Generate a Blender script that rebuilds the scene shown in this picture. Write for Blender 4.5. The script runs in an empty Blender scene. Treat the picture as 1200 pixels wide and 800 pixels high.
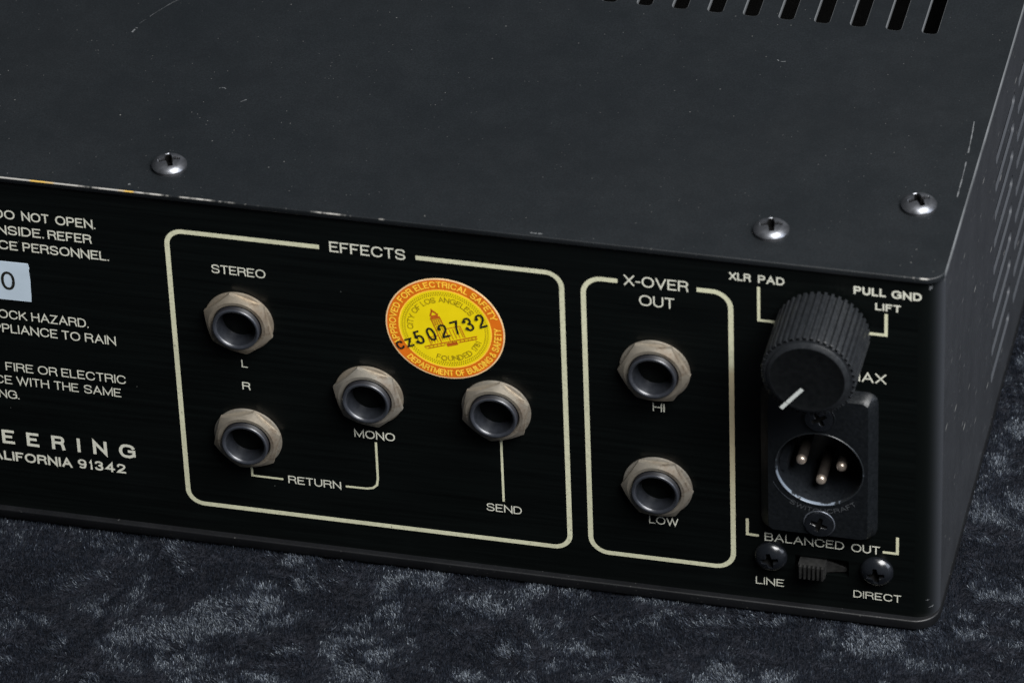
import bpy, bmesh, math, random
import numpy as np
from mathutils import Vector, Matrix, Euler

S = 0.001                      # everything below is measured in millimetres
sc = bpy.context.scene
col = sc.collection
PI = math.pi

# ------------------------------------------------------------------ camera
cam_d = bpy.data.cameras.new('camera')
cam_d.sensor_width = 36.0
cam_d.lens = 190.43
cam_d.clip_start = 0.05
cam_d.clip_end = 20.0
cam = bpy.data.objects.new('camera', cam_d)
cam.location = (0.139039, -0.866392, 0.719680)
cam.rotation_euler = (0.936216, 0.033016, 0.233056)
cam_d.dof.use_dof = True
cam_d.dof.focus_distance = 1.145
cam_d.dof.aperture_fstop = 27.0
col.objects.link(cam)
sc.camera = cam

# ------------------------------------------------------------------ world
w = bpy.data.worlds.new('World')
sc.world = w
w.use_nodes = True
bg = w.node_tree.nodes['Background']
bg.inputs['Color'].default_value = (0.62, 0.78, 1.0, 1)
bg.inputs['Strength'].default_value = 0.05

# ------------------------------------------------------------------ lamps of the photo studio
def area(name, loc, aim, sx, sy, power, colr):
    d = bpy.data.lights.new(name, 'AREA')
    d.shape = 'RECTANGLE'
    d.size = sx * S
    d.size_y = sy * S
    d.energy = power
    d.color = colr
    o = bpy.data.objects.new(name, d)
    o.location = Vector(loc) * S
    o.rotation_euler = (Vector(aim) - Vector(loc)).to_track_quat('-Z', 'Y').to_euler()
    col.objects.link(o)
    return o
area('softbox_key', (440, -370, 910), (-80, 20, 40), 700, 600, 40.0, (1.0, 0.99, 0.97))
area('softbox_back', (-100, 1300, 900), (-80, 60, 40), 1500, 700, 0.36, (0.80, 0.90, 1.0))
area('softbox_right', (900, -160, 450), (0, 60, 40), 500, 500, 5.6, (0.82, 0.88, 1.0))

sc.view_settings.view_transform = 'Standard'
sc.view_settings.look = 'None'
sc.view_settings.exposure = 0.0
sc.view_settings.gamma = 1.0

# ------------------------------------------------------------------ materials
class NT:
    def __init__(self, name):
        self.m = bpy.data.materials.new(name)
        self.m.use_nodes = True
        self.t = self.m.node_tree
        self.b = self.t.nodes['Principled BSDF']
        self.tc = self.t.nodes.new('ShaderNodeTexCoord')
    def n(self, typ, **kw):
        q = self.t.nodes.new(typ)
        for k, v in kw.items():
            setattr(q, k, v)
        return q
    def l(self, a, b):
        self.t.links.new(a, b)
    def mapping(self, scale):
        q = self.n('ShaderNodeMapping')
        q.inputs['Scale'].default_value = scale
        self.l(self.tc.outputs['Object'], q.inputs['Vector'])
        return q.outputs[0]
    def noise(self, scale, detail=4, rough=0.55, vec=None, sc3=(1, 1, 1)):
        q = self.n('ShaderNodeTexNoise')
        q.inputs['Scale'].default_value = scale
        q.inputs['Detail'].default_value = detail
        q.inputs['Roughness'].default_value = rough
        self.l(vec or self.mapping(sc3), q.inputs['Vector'])
        return q.outputs['Fac']
    def rng(self, src, a, b, c=0.0, d=1.0, smooth=False):
        q = self.n('ShaderNodeMapRange')
        if smooth:
            q.interpolation_type = 'SMOOTHSTEP'
        for i, v in enumerate((a, b, c, d)):
            q.inputs[i + 1].default_value = v
        self.l(src, q.inputs[0])
        return q.outputs[0]
    def math(self, op, a, b=None):
        q = self.n('ShaderNodeMath', operation=op)
        for i, v in enumerate((a, b)):
            if v is None:
                continue
            if isinstance(v, (int, float)):
                q.inputs[i].default_value = v
            else:
                self.l(v, q.inputs[i])
        return q.outputs[0]
    def mix(self, f, a, b):
        q = self.n('ShaderNodeMix', data_type='RGBA')
        for i, v in ((0, f), (6, a), (7, b)):
            if isinstance(v, (int, float)):
                q.inputs[i].default_value = v
            elif isinstance(v, tuple):
                q.inputs[i].default_value = (*v, 1) if len(v) == 3 else v
            else:
                self.l(v, q.inputs[i])
        return q.outputs[2]
    def specks(self, scale, size, keep, sc3=(1, 1, 1)):
        """small sparse dots: distance to a cell point, kept in a share of the cells"""
        q = self.n('ShaderNodeTexVoronoi')
        q.inputs['Scale'].default_value = scale
        self.l(self.mapping(sc3), q.inputs['Vector'])
        near = self.rng(q.outputs['Distance'], size * 0.5, size, 1.0, 0.0)
        sep = self.n('ShaderNodeSeparateColor')
        self.l(q.outputs['Color'], sep.inputs[0])
        sel = self.math('LESS_THAN', sep.outputs[0], keep)
        amp = self.math('MULTIPLY', sep.outputs[1], sel)
        return self.math('MULTIPLY', near, amp)
    def xyz(self):
        q = self.n('ShaderNodeSeparateXYZ')
        self.l(self.tc.outputs['Object'], q.inputs[0])
        return q.outputs
    def bump(self, h, strength, dist):
        q = self.n('ShaderNodeBump')
        q.inputs['Strength'].default_value = strength
        q.inputs['Distance'].default_value = dist
        self.l(h, q.inputs['Height'])
        self.l(q.outputs[0], self.b.inputs['Normal'])
    def set(self, **kw):
        for k, v in kw.items():
            s = self.b.inputs[{'base': 'Base Color', 'rough': 'Roughness', 'metal': 'Metallic', 'spec': 'Specular IOR Level',
                               'coat': 'Coat Weight', 'sheen': 'Sheen Weight', 'sheenr': 'Sheen Roughness'}[k]]
            if isinstance(v, tuple):
                s.default_value = (*v, 1)
            elif isinstance(v, (int, float)):
                s.default_value = v
            else:
                self.l(v, s)

def mat_case(name, base, speck=0.15, keep=0.08, wear_lit=True, walls=False, long=1.0):
    k = NT(name)
    cloud = k.noise(14, 5, 0.6)
    grain = k.noise(2600, 2, 0.6)
    c = k.mix(k.rng(cloud, 0.3, 0.7), tuple(v * 0.86 for v in base), tuple(v * 1.14 for v in base))
    mott = k.noise(95, 5, 0.75)
    c = k.mix(k.rng(mott, 0.40, 0.60), k.mix(0.22, c, (0.001, 0.001, 0.001)), c)
    c = k.mix(k.rng(grain, 0.35, 0.7), tuple(v * 0.55 for v in base), c)
    s1 = k.specks(420, 0.085 * (1.8 if long < 1 else 1), keep * 2, (1, long, 1))
    s2 = k.specks(1100, 0.14, keep * 2.2, (1, 0.8 * long, 1))
    s = k.math('MAXIMUM', s1, k.math('MULTIPLY', s2, 0.6))
    # short hair-fine scuffs
    s3 = k.specks(190, 0.03, 0.12, (0.35, 1.6, 1))
    s = k.math('MAXIMUM', s, k.math('MULTIPLY', s3, 0.5))
    if wear_lit:
        s = k.math('MULTIPLY', s, k.rng(k.noise(26, 4, 0.7), 0.42, 0.60, 0.25, 1.0))
    c = k.mix(k.math('MULTIPLY', s, 1.0), c, (speck, speck, speck * 0.97))
    if wear_lit:
        x, y, z = k.xyz()
        edge = k.math('MULTIPLY', k.math('LESS_THAN', y, -0.00040), k.math('GREATER_THAN', z, 0.08818))
        n1 = k.noise(210, 4, 0.7, sc3=(1, 0.1, 0.1))
        n2 = k.noise(38, 3, 0.6, sc3=(1, 0.0, 0.0))
        bias = k.rng(x, -0.195, -0.10, 0.15, -0.075)
        far = k.rng(x, -0.02, -0.002, 0.0, 0.12)  # more bare colour near the right corner, for its edge highlight
        v = k.math('ADD', k.math('ADD', k.math('MULTIPLY', n1, 0.6), k.math('MULTIPLY', n2, 0.4)), k.math('ADD', bias, far))
        m = k.math('MULTIPLY', k.rng(v, 0.52, 0.60), edge)
        yel = k.math('MULTIPLY', k.rng(k.noise(120, 2, 0.5, sc3=(1, 0, 0)), 0.56, 0.60), k.math('LESS_THAN', x, -0.160))
        wc = k.mix(yel, (0.24, 0.235, 0.22), (0.40, 0.26, 0.06))
        c = k.mix(m, c, wc)
        # paler right-hand edge; slot walls painted lighter for the light they catch
        edge_pale = k.math('MULTIPLY', k.math('GREATER_THAN', x, 0.00012), k.rng(k.noise(90, 4, 0.6, sc3=(0.1, 1, 0.1)), 0.30, 0.62, 0.35, 1.0))
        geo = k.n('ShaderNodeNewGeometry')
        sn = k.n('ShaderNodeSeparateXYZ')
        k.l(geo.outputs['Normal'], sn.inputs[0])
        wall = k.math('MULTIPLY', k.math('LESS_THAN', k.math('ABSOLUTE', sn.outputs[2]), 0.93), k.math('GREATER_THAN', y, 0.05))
        c = k.mix(k.math('MAXIMUM', edge_pale, k.math('MULTIPLY', wall, 0.8)), c, (0.085, 0.09, 0.095))
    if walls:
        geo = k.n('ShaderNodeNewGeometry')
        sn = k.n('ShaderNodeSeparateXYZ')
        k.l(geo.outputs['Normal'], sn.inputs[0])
        c = k.mix(k.math('LESS_THAN', k.math('ABSOLUTE', sn.outputs[0]), 0.5), c, (0.034, 0.037, 0.043))  # vent slot lips lightened in colour for the light on them
    k.set(base=c, spec=0.35)
    smear = k.noise(7, 5, 0.7, sc3=(1, 0.5, 1))
    k.set(rough=k.math('ADD', k.rng(smear, 0.3, 0.7, 0.42, 0.58), k.rng(mott, 0.35, 0.65, -0.03, 0.03)))
    k.bump(grain, 0.45, 0.00005)
    return k.m

def mat_panel():
    k = NT('black anodised panel')
    streak = k.noise(900, 3, 0.6, sc3=(0.03, 1, 1))
    cloud = k.noise(22, 5, 0.6)
    base = k.mix(k.rng(streak, 0.3, 0.7), (0.0010, 0.0014, 0.0014), (0.0024, 0.0032, 0.0031))
    s = k.math('MAXIMUM', k.specks(520, 0.06, 0.05), k.math('MULTIPLY', k.specks(170, 0.02, 0.10, (0.5, 1, 1.4)), 0.8))
    c = k.mix(s, base, (0.10, 0.11, 0.10))
    k.set(base=c, spec=0.15)
    k.set(rough=k.rng(cloud, 0.3, 0.7, 0.26, 0.34))
    k.bump(streak, 0.12, 0.00002)
    return k.m

def mat_print(name, c0, c1, stain=False):
    k = NT(name)
    n = k.noise(160, 4, 0.6)
    fine = k.noise(1500, 2, 0.6)
    c = k.mix(k.rng(n, 0.3, 0.7), c0, c1)
    c = k.mix(k.rng(fine, 0.30, 0.5), tuple(v * 0.84 for v in c0), c)
    chip = k.math('MULTIPLY', k.rng(k.noise(800, 3, 0.6), 0.68, 0.71), k.rng(n, 0.45, 0.55))
    c = k.mix(chip, c, (0.05, 0.05, 0.045))
    if stain:
        x, y, z = k.xyz()
        m = k.math('MULTIPLY', k.math('MULTIPLY', k.rng(z, 0.0615, 0.0585, 0, 1, True), k.rng(z, 0.012, 0.045, 0.0, 1, True)), k.math('GREATER_THAN', x, -0.046))
        c = k.mix(k.math('MULTIPLY', m, 0.75), c, (0.30, 0.24, 0.15))
    k.set(base=c, rough=0.6, spec=0.25)
    return k.m

def mat_simple(name, base, rough=0.5, spec=0.5, metal=0.0, var=0.15, nscale=300, bump=0.0, coat=0.0):
    k = NT(name)
    n = k.noise(nscale, 4, 0.6)
    c = k.mix(k.rng(n, 0.3, 0.7), tuple(v * (1 - var) for v in base), tuple(v * (1 + var) for v in base))
    k.set(base=c, spec=spec, metal=metal, coat=coat)
    k.set(rough=k.rng(n, 0.3, 0.7, max(0.02, rough - 0.06), min(1, rough + 0.06)))
    if bump:
        k.bump(n, bump, 0.00005)
    return k.m

def mat_nut():
    k = NT('tarnished nickel')
    n = k.noise(170, 5, 0.65)
    n2 = k.noise(700, 3, 0.6)
    info = k.n('ShaderNodeObjectInfo')
    tint = k.mix(info.outputs['Random'], (0.31, 0.265, 0.205), (0.32, 0.30, 0.26))
    c = k.mix(k.rng(n, 0.50, 0.74), tint, (0.13, 0.085, 0.055))
    c = k.mix(k.rng(n2, 0.58, 0.75), c, (0.14, 0.11, 0.08))
    k.set(base=c, metal=0.75, spec=0.5)
    k.set(rough=k.rng(n2, 0.3, 0.7, 0.36, 0.52))
    k.bump(n2, 0.3, 0.00006)
    return k.m

M = {}
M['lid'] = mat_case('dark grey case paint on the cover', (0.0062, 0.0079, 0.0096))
M['side'] = mat_case('dark grey case paint on the side', (0.021, 0.023, 0.027), speck=0.17, keep=0.40, wear_lit=False, walls=True, long=0.22)
M['lip'] = mat_case('darkened case paint on the bottom plate', (0.0026, 0.0030, 0.0040), speck=0.08, keep=0.2, wear_lit=False)  # same case paint, darkened so the lip's front reads as shaded
M['panel'] = mat_panel()
M['print'] = mat_print('cream silkscreen ink', (0.43, 0.43, 0.37), (0.50, 0.50, 0.43))
M['line'] = mat_print('cream silkscreen frame ink', (0.40, 0.40, 0.285), (0.48, 0.48, 0.345), stain=True)
M['inner'] = mat_simple('near black inside', (0.002, 0.002, 0.002), 0.9, 0.05)  # near black; also stands for shade in the screw recesses
M['nut'] = mat_nut()
M['bush'] = mat_simple('black nickel bushing', (0.022, 0.0245, 0.031), 0.34, 0.6, 0.25, 0.2, 500, 0.08)
M['mouth'] = mat_simple('dark flared mouth', (0.0105, 0.012, 0.0155), 0.36, 0.5, 0.1, 0.25, 500, 0.1)  # bushing colour darkened for the shade inside the mouth
M['hole'] = mat_simple('dark socket bore', (0.008, 0.008, 0.010), 0.45, 0.4)
M['screw'] = mat_simple('zinc screw', (0.115, 0.12, 0.132), 0.36, 0.5, 0.85, 0.3, 500, 0.15)
M['screwdark'] = mat_simple('black oxide screw', (0.006, 0.007, 0.009), 0.24, 0.5, 0.2, 0.2, 500, 0.1)
M['knob'] = mat_simple('black knob plastic', (0.0085, 0.0095, 0.011), 0.36, 0.42, 0, 0.2, 900, 0.15)
M['knobface'] = mat_simple('matt black knob cap', (0.002, 0.0024, 0.0028), 0.5, 0.15, 0, 0.2, 900, 0.1)
M['white'] = mat_simple('white paint', (0.36, 0.38, 0.37), 0.5, 0.3, 0, 0.08)
M['shell'] = mat_simple('black textured connector shell', (0.0034, 0.0042, 0.0052), 0.40, 0.30, 0, 0.25, 1500, 0.6)
M['shellin'] = mat_simple('connector barrel', (0.0045, 0.0056, 0.0072), 0.40, 0.4, 0.0, 0.3, 1500, 0.5)
M['worn'] = mat_simple('worn bare rim', (0.09, 0.10, 0.12), 0.35, 0.5, 0.6, 0.6, 260, 0.2)
M['emboss'] = mat_simple('moulded lettering', (0.035, 0.038, 0.042), 0.4, 0.5)
M['shaft'] = mat_simple('shaded pin shaft', (0.055, 0.048, 0.043), 0.45, 0.4, 0.6, 0.2)  # pin metal darkened for the shade inside the barrel
M['pin'] = mat_simple('brass silver pin', (0.45, 0.38, 0.32), 0.38, 0.5, 0.8, 0.15)
M['orange'] = mat_simple('orange sticker ink', (0.50, 0.11, 0.006), 0.45, 0.2, 0, 0.12, 200)
M['yellow'] = mat_simple('yellow sticker ink', (0.62, 0.48, 0.004), 0.45, 0.2, 0, 0.07, 150)
M['gold'] = mat_simple('yellow lettering ink', (0.80, 0.47, 0.04), 0.45, 0.4, 0, 0.15, 300)
M['olive'] = mat_simple('olive lettering ink', (0.22, 0.15, 0.004), 0.5, 0.3, 0, 0.2)
M['brown'] = mat_simple('orange brown drawing ink', (0.36, 0.075, 0.006), 0.5, 0.3, 0, 0.2)
M['ink'] = mat_simple('black stamped ink', (0.008, 0.008, 0.006), 0.5, 0.3, 0, 0.2)
M['paperedge'] = mat_simple('sticker edge', (0.62, 0.42, 0.22), 0.5, 0.3)
M['tape'] = mat_simple('pale blue grey label', (0.36, 0.43, 0.50), 0.55, 0.3, 0, 0.07, 120)
M['scratch'] = mat_simple('bare scratch', (0.10, 0.105, 0.11), 0.4, 0.4, 0.3, 0.5, 900)
M['slider'] = mat_simple('grey black slider', (0.009, 0.009, 0.0088), 0.5, 0.35, 0, 0.3, 800, 0.3)

def mat_fibre():
    k = NT('velvet pile')
    n = k.noise(60, 4, 0.6)
    n2 = k.noise(1400, 2, 0.6)
    c = k.mix(k.rng(n, 0.3, 0.7), (0.0052, 0.0068, 0.0112), (0.0085, 0.0110, 0.0175))
    geo = k.n('ShaderNodeNewGeometry')
    rp = geo.outputs['Random Per Island']
    c = k.mix(k.rng(rp, 0.0, 0.8, 0.0, 1.0), k.mix(0.65, c, (0.0012, 0.0014, 0.0020)), c)
    c = k.mix(k.rng(rp, 0.84, 1.0), c, (0.036, 0.043, 0.060))
    k.set(base=c, rough=0.48, spec=0.55)
    k.b.inputs['Specular Tint'].default_value = (0.80, 0.90, 1.0, 1)
    return k.m
M['fibre'] = mat_fibre()
M['clothbase'] = mat_simple('velvet backing', (0.010, 0.011, 0.015), 0.9, 0.1, 0, 0.3, 200)

# ------------------------------------------------------------------ mesh helpers
def link(name, me, parent=None, loc=(0, 0, 0), rot=(0, 0, 0)):
    o = bpy.data.objects.new(name, me)
    col.objects.link(o)
    o.location = Vector(loc) * S
    o.rotation_euler = rot
    if parent:
        o.parent = parent
    return o

def mesh_from(name, verts, faces, mats, smooth=False, mi=None):
    me = bpy.data.meshes.new(name)
    me.from_pydata([tuple(c * S for c in v) for v in verts], [], faces)
    for m in (mats if isinstance(mats, (list, tuple)) else [mats]):
        me.materials.append(m)
    if mi:
        me.polygons.foreach_set('material_index', mi)
    if smooth:
        me.polygons.foreach_set('use_smooth', [True] * len(me.polygons))
    me.update()
    return me

def sharpen(me, deg=35):
    me.polygons.foreach_set('use_smooth', [True] * len(me.polygons))
    me.set_sharp_from_angle(angle=math.radians(deg))
    return me

class G:
    """geometry collector"""
    def __init__(self):
        self.v, self.f, self.mi = [], [], []
    def add(self, vs, fs, m=0):
        o = len(self.v)
        self.v += [tuple(v) for v in vs]
        self.f += [tuple(i + o for i in f) for f in fs]
        self.mi += [m] * len(fs)
    def box(self, x0, x1, y0, y1, z0, z1, m=0):
        vs = [(x, y, z) for x in (x0, x1) for y in (y0, y1) for z in (z0, z1)]
        self.add(vs, [(0, 1, 3, 2), (4, 6, 7, 5), (0, 4, 5, 1), (2, 3, 7, 6), (0, 2, 6, 4), (1, 5, 7, 3)], m)
    def rev(self, prof, n=64, m=0, rf=None, close=False):
        """revolve (r, d) round the y axis; d is the distance out of the panel (towards -y)"""
        vs = []
        for (r, d) in prof:
            for i in range(n):
                a = 2 * PI * i / n
                rr, dd = rf(a, r, d) if rf else (r, d)
                vs.append((rr * math.cos(a), -dd, rr * math.sin(a)))
        fs = []
        for j in range(len(prof) - 1):
            for i in range(n):
                a, b = j * n + i, j * n + (i + 1) % n
                fs.append((a, b, b + n, a + n))
        if close:
            fs.append(tuple((len(prof) - 1) * n + i for i in range(n)))
        self.add(vs, fs, m)
    def mesh(self, name, mats, smooth=None):
        me = mesh_from(name, self.v, self.f, mats, mi=self.mi)
        bm = bmesh.new(); bm.from_mesh(me)
        bmesh.ops.recalc_face_normals(bm, faces=bm.faces)
        bm.to_mesh(me); bm.free()
        if smooth:
            sharpen(me, smooth)
        return me

def rrect(x0, x1, z0, z1, r, n=6):
    """rounded rectangle outline; r is one radius or (bl, br, tr, tl)"""
    rs = r if isinstance(r, (tuple, list)) else (r,) * 4
    pts = []
    for (cx, cz, a0, q) in ((x0, z0, 180, rs[0]), (x1, z0, 270, rs[1]), (x1, z1, 0, rs[2]), (x0, z1, 90, rs[3])):
        if q <= 0:
            pts.append((cx, cz)); continue
        ox = cx + (q if cx == x0 else -q); oz = cz + (q if cz == z0 else -q)
        for i in range(n + 1):
            a = math.radians(a0 + 90 * i / n)
            pts.append((ox + q * math.cos(a), oz + q * math.sin(a)))
    return pts

def plate(name, outlines, thick, bevel, mats, bevres=2):
    """flat plate in local xy with holes, z from 0 to thick, from a filled curve turned into a mesh"""
    cu = bpy.data.curves.new(name, 'CURVE')
    cu.dimensions = '2D'
    cu.fill_mode = 'BOTH'
    for pts in outlines:
        sp = cu.splines.new('POLY')
        sp.points.add(len(pts) - 1)
        for q, (x, y) in zip(sp.points, pts):
            q.co = (x * S, y * S, 0, 1)
        sp.use_cyclic_u = True
    cu.extrude = (thick / 2 - bevel) * S
    cu.bevel_depth = bevel * S
    cu.bevel_resolution = bevres
    cu.offset = -bevel * S
    tmp = bpy.data.objects.new('tmp', cu)
    col.objects.link(tmp)
    dg = bpy.context.evaluated_depsgraph_get()
    me = bpy.data.meshes.new_from_object(tmp.evaluated_get(dg))
    bpy.data.objects.remove(tmp); bpy.data.curves.remove(cu)
    me.name = name
    me.materials.clear()
    me.materials.append(mats)
    me.transform(Matrix.Translation((0, 0, thick / 2 * S)))
    return me

# local (x, y) of a plate -> world (x, z), thickness growing towards +y (into the case)
TO_FRONT = Matrix(((1, 0, 0, 0), (0, 0, 1, 0), (0, 1, 0, 0), (0, 0, 0, 1)))
# local (x, y) -> world (y, z), thickness growing towards -x
TO_SIDE = Matrix(((0, 0, -1, 0), (1, 0, 0, 0), (0, 1, 0, 0), (0, 0, 0, 1)))

def ribbon(g, pts, t, lift, m=0, closed=False):
    """flat stroke of width t along 2D points (x, z), drawn on the plane y=-lift"""
    P = [Vector(p) for p in pts]
    n = len(P)
    L, R = [], []
    for i in range(n):
        if closed:
            a, b = P[i - 1], P[(i + 1) % n]
            d0, d1 = (P[i] - a).normalized(), (b - P[i]).normalized()
        else:
            d0 = (P[i] - P[i - 1]).normalized() if i else (P[1] - P[0]).normalized()
            d1 = (P[i + 1] - P[i]).normalized() if i < n - 1 else d0
        n0, n1 = Vector((-d0.y, d0.x)), Vector((-d1.y, d1.x))
        mm = (n0 + n1)
        mm = mm.normalized() if mm.length > 1e-6 else n0
        k = 1 / max(0.35, mm.dot(n0))
        L.append(P[i] + mm * k * t / 2); R.append(P[i] - mm * k * t / 2)
    vs = [(p.x, -lift - 0.001 * i, p.y) for i, p in enumerate(L)] + [(p.x, -lift - 0.001 * i, p.y) for i, p in enumerate(R)]
    fs = []
    for i in range(n if closed else n - 1):
        j = (i + 1) % n
        fs.append((i, n + i, n + j, j))
    g.add(vs, fs, m)

def arc(cx, cy, rx, ry, a0, a1, n=10):
    return [(cx + rx * math.cos(math.radians(a0 + (a1 - a0) * i / n)), cy + ry * math.sin(math.radians(a0 + (a1 - a0) * i / n))) for i in range(n + 1)]

def smooth_pts(p, k=4):
    out = []
    for i in range(len(p) - 1):
        p0 = p[max(i - 1, 0)]; p1 = p[i]; p2 = p[i + 1]; p3 = p[min(i + 2, len(p) - 1)]
        for j in range(k):
            t = j / k
            out.append(tuple(0.5 * (2 * p1[c] + (p2[c] - p0[c]) * t + (2 * p0[c] - 5 * p1[c] + 4 * p2[c] - p3[c]) * t * t + (3 * p1[c] - p0[c] - 3 * p2[c] + p3[c]) * t ** 3) for c in (0, 1)))
    out.append(p[-1])
    return out

# grotesque capitals: centre lines in a unit box, (strokes, width)
def _o(w=1.0):
    return [(0.5 + 0.5 * math.copysign(abs(math.cos(a)) ** 0.92, math.cos(a)), 0.5 + 0.5 * math.copysign(abs(math.sin(a)) ** 0.92, math.sin(a))) for a in [2 * PI * i / 28 for i in range(29)]]
_S = smooth_pts([(0.98, 0.73), (0.88, 0.93), (0.5, 1), (0.12, 0.93), (0.03, 0.74), (0.14, 0.58), (0.5, 0.51), (0.88, 0.42), (1.0, 0.25), (0.88, 0.06), (0.5, 0), (0.1, 0.07), (0, 0.29)])
_C = smooth_pts([(1, 0.70), (0.86, 0.92), (0.52, 1), (0.17, 0.9), (0, 0.5), (0.17, 0.1), (0.52, 0), (0.86, 0.08), (1, 0.32)])
GL = {
 'A': ([[(0, 0), (0.5, 1), (1, 0)], [(0.2, 0.34), (0.8, 0.34)]], 0.95),
 'B': ([[(0, 0), (0, 1), (0.66, 1)] + arc(0.66, 0.765, 0.29, 0.235, 80, -90, 8) + [(0, 0.53)], [(0.66, 0.53)] + arc(0.7, 0.265, 0.3, 0.265, 80, -90, 8) + [(0, 0)]], 0.85),
 'C': ([_C], 0.98),
 'D': ([[(0, 0), (0, 1), (0.45, 1)] + arc(0.45, 0.5, 0.55, 0.5, 80, -80, 12) + [(0.45, 0), (0, 0)]], 0.90),
 'E': ([[(1, 1), (0, 1), (0, 0), (1, 0)], [(0, 0.52), (0.93, 0.52)]], 0.78),
 'F': ([[(1, 1), (0, 1), (0, 0)], [(0, 0.5), (0.9, 0.5)]], 0.74),
 'G': ([_C[:-3] + [(0.86, 0.08), (0.98, 0.2)], [(0.56, 0.49), (1, 0.49), (1, 0)]], 1.02),
 'H': ([[(0, 0), (0, 1)], [(1, 0), (1, 1)], [(0, 0.52), (1, 0.52)]], 0.88),
 'I': ([[(0, 0), (0, 1)]], 0.0),
 'K': ([[(0, 0), (0, 1)], [(0.96, 1), (0, 0.32)], [(0.36, 0.58), (1, 0)]], 0.90),
 'L': ([[(0, 1), (0, 0), (1, 0)]], 0.68),
 'M': ([[(0, 0), (0, 1), (0.5, 0.06), (1, 1), (1, 0)]], 1.08),
 'N': ([[(0, 0), (0, 1), (1, 0), (1, 1)]], 0.90),
 'O': ([_o()], 1.06),
 'P': ([[(0, 0), (0, 1), (0.68, 1)] + arc(0.7, 0.735, 0.3, 0.265, 80, -90, 8) + [(0, 0.47)]], 0.80),
 'R': ([[(0, 0), (0, 1), (0.68, 1)] + arc(0.7, 0.755, 0.28, 0.245, 80, -90, 8) + [(0, 0.51)], [(0.66, 0.51), (0.88, 0.40), (0.95, 0.2), (1, 0)]], 0.88),
 'S': ([_S], 0.86),
 'T': ([[(0, 1), (1, 1)], [(0.5, 1), (0.5, 0)]], 0.80),
 'U': ([[(0, 1), (0, 0.32)] + arc(0.5, 0.36, 0.5, 0.36, 190, 350, 10) + [(1, 0.32), (1, 1)]], 0.86),
 'V': ([[(0, 1), (0.5, 0), (1, 1)]], 0.92),
 'W': ([[(0, 1), (0.25, 0), (0.5, 0.98), (0.75, 0), (1, 1)]], 1.35),
 'X': ([[(0, 0), (1, 1)], [(0, 1), (1, 0)]], 0.90),
 'Y': ([[(0, 1), (0.5, 0.45), (1, 1)], [(0.5, 0.45), (0.5, 0)]], 0.90),
 'Z': ([[(0, 1), (1, 1), (0, 0), (1, 0)]], 0.80),
 '0': ([_o()], 0.66),
 '1': ([[(0.0, 0.74), (0.7, 0.84), (1, 1), (1, 0)]], 0.30),
 '2': ([smooth_pts([(0.02, 0.66), (0.1, 0.92), (0.5, 1), (0.92, 0.9), (0.96, 0.68), (0.75, 0.46), (0.2, 0.18), (0, 0)]) + [(1, 0)]], 0.66),
 '3': ([smooth_pts([(0.03, 0.74), (0.14, 0.94), (0.5, 1), (0.88, 0.93), (0.94, 0.75), (0.8, 0.58), (0.42, 0.53)]), smooth_pts([(0.42, 0.53), (0.86, 0.45), (1, 0.27), (0.88, 0.07), (0.5, 0), (0.12, 0.07), (0, 0.28)])], 0.66),
 '4': ([[(0.76, 0), (0.76, 1), (0, 0.28), (1, 0.28)]], 0.70),
 '5': ([[(0.92, 1), (0.16, 1), (0.06, 0.48)] + smooth_pts([(0.06, 0.48), (0.5, 0.63), (0.88, 0.53), (1, 0.31), (0.86, 0.07), (0.48, 0), (0.12, 0.07), (0, 0.24)])], 0.66),
 '7': ([[(0, 1), (1, 1), (0.5, 0.45), (0.3, 0)]], 0.64),
 '8': ([[(0.5 + 0.44 * math.cos(a), 0.77 + 0.23 * math.sin(a)) for a in [2 * PI * i / 16 for i in range(17)]], [(0.5 + 0.5 * math.cos(a), 0.27 + 0.27 * math.sin(a)) for a in [2 * PI * i / 16 for i in range(17)]]], 0.66),
 '9': ([[(0.5 + 0.5 * math.cos(a), 0.70 + 0.30 * math.sin(a)) for a in [2 * PI * i / 16 for i in range(17)]], smooth_pts([(1, 0.70), (0.97, 0.3), (0.8, 0.06), (0.45, 0), (0.1, 0.1)])], 0.66),
 '-': ([[(0, 0.42), (1, 0.42)]], 0.40),
 '.': ([[(0, 0), (0, 0.02)]], 0.0),
 '&': ([smooth_pts([(1, 0), (0.3, 0.66), (0.25, 0.88), (0.48, 1), (0.68, 0.88), (0.6, 0.66), (0.1, 0.38), (0, 0.2), (0.25, 0), (0.6, 0.05), (0.95, 0.45)])], 0.90),
}
GAP, SPACE = 0.13, 0.40

def layout(s, h, t, track=0.0):
    """strokes of a line of capitals with its natural width, in mm"""
    out, x = [], 0.0
    for ch in s:
        if ch == ' ':
            x += (SPACE + track) * h; continue
        st, w = GL[ch]
        wi = w * h
        if ch == '.':
            out.append([(x + t / 2, 0), (x + t / 2, t)]); x += t + (GAP + track) * h; continue
        cw = max(wi - t, 0.0) if w else 0.0
        for pl in st:
            q = [(x + t / 2 + p[0] * cw, t / 2 + p[1] * (h - t)) for p in pl]
            if pl is not _S and pl is not _C and ch not in '0O8&9G':
                for e, nb in ((0, 1), (-1, -2)):
                    (px, py), (qx, qy) = q[e], q[nb]
                    dx, dy = px - qx, py - qy
                    ln = math.hypot(dx, dy) or 1
                    flat = abs(dy) < 1e-6 and pl[e][0] in (0, 1)
                    up = pl[e][1] in (0, 1) and abs(dx) < 1.1 * abs(dy)
                    if flat or (up and not (ch in 'R' and False)):
                        q[e] = (px + dx / ln * t / 2, py + dy / ln * t / 2)
            out.append(q)
        x += cw + t + (GAP + track) * h
    return out, x - (GAP + track) * h

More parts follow.
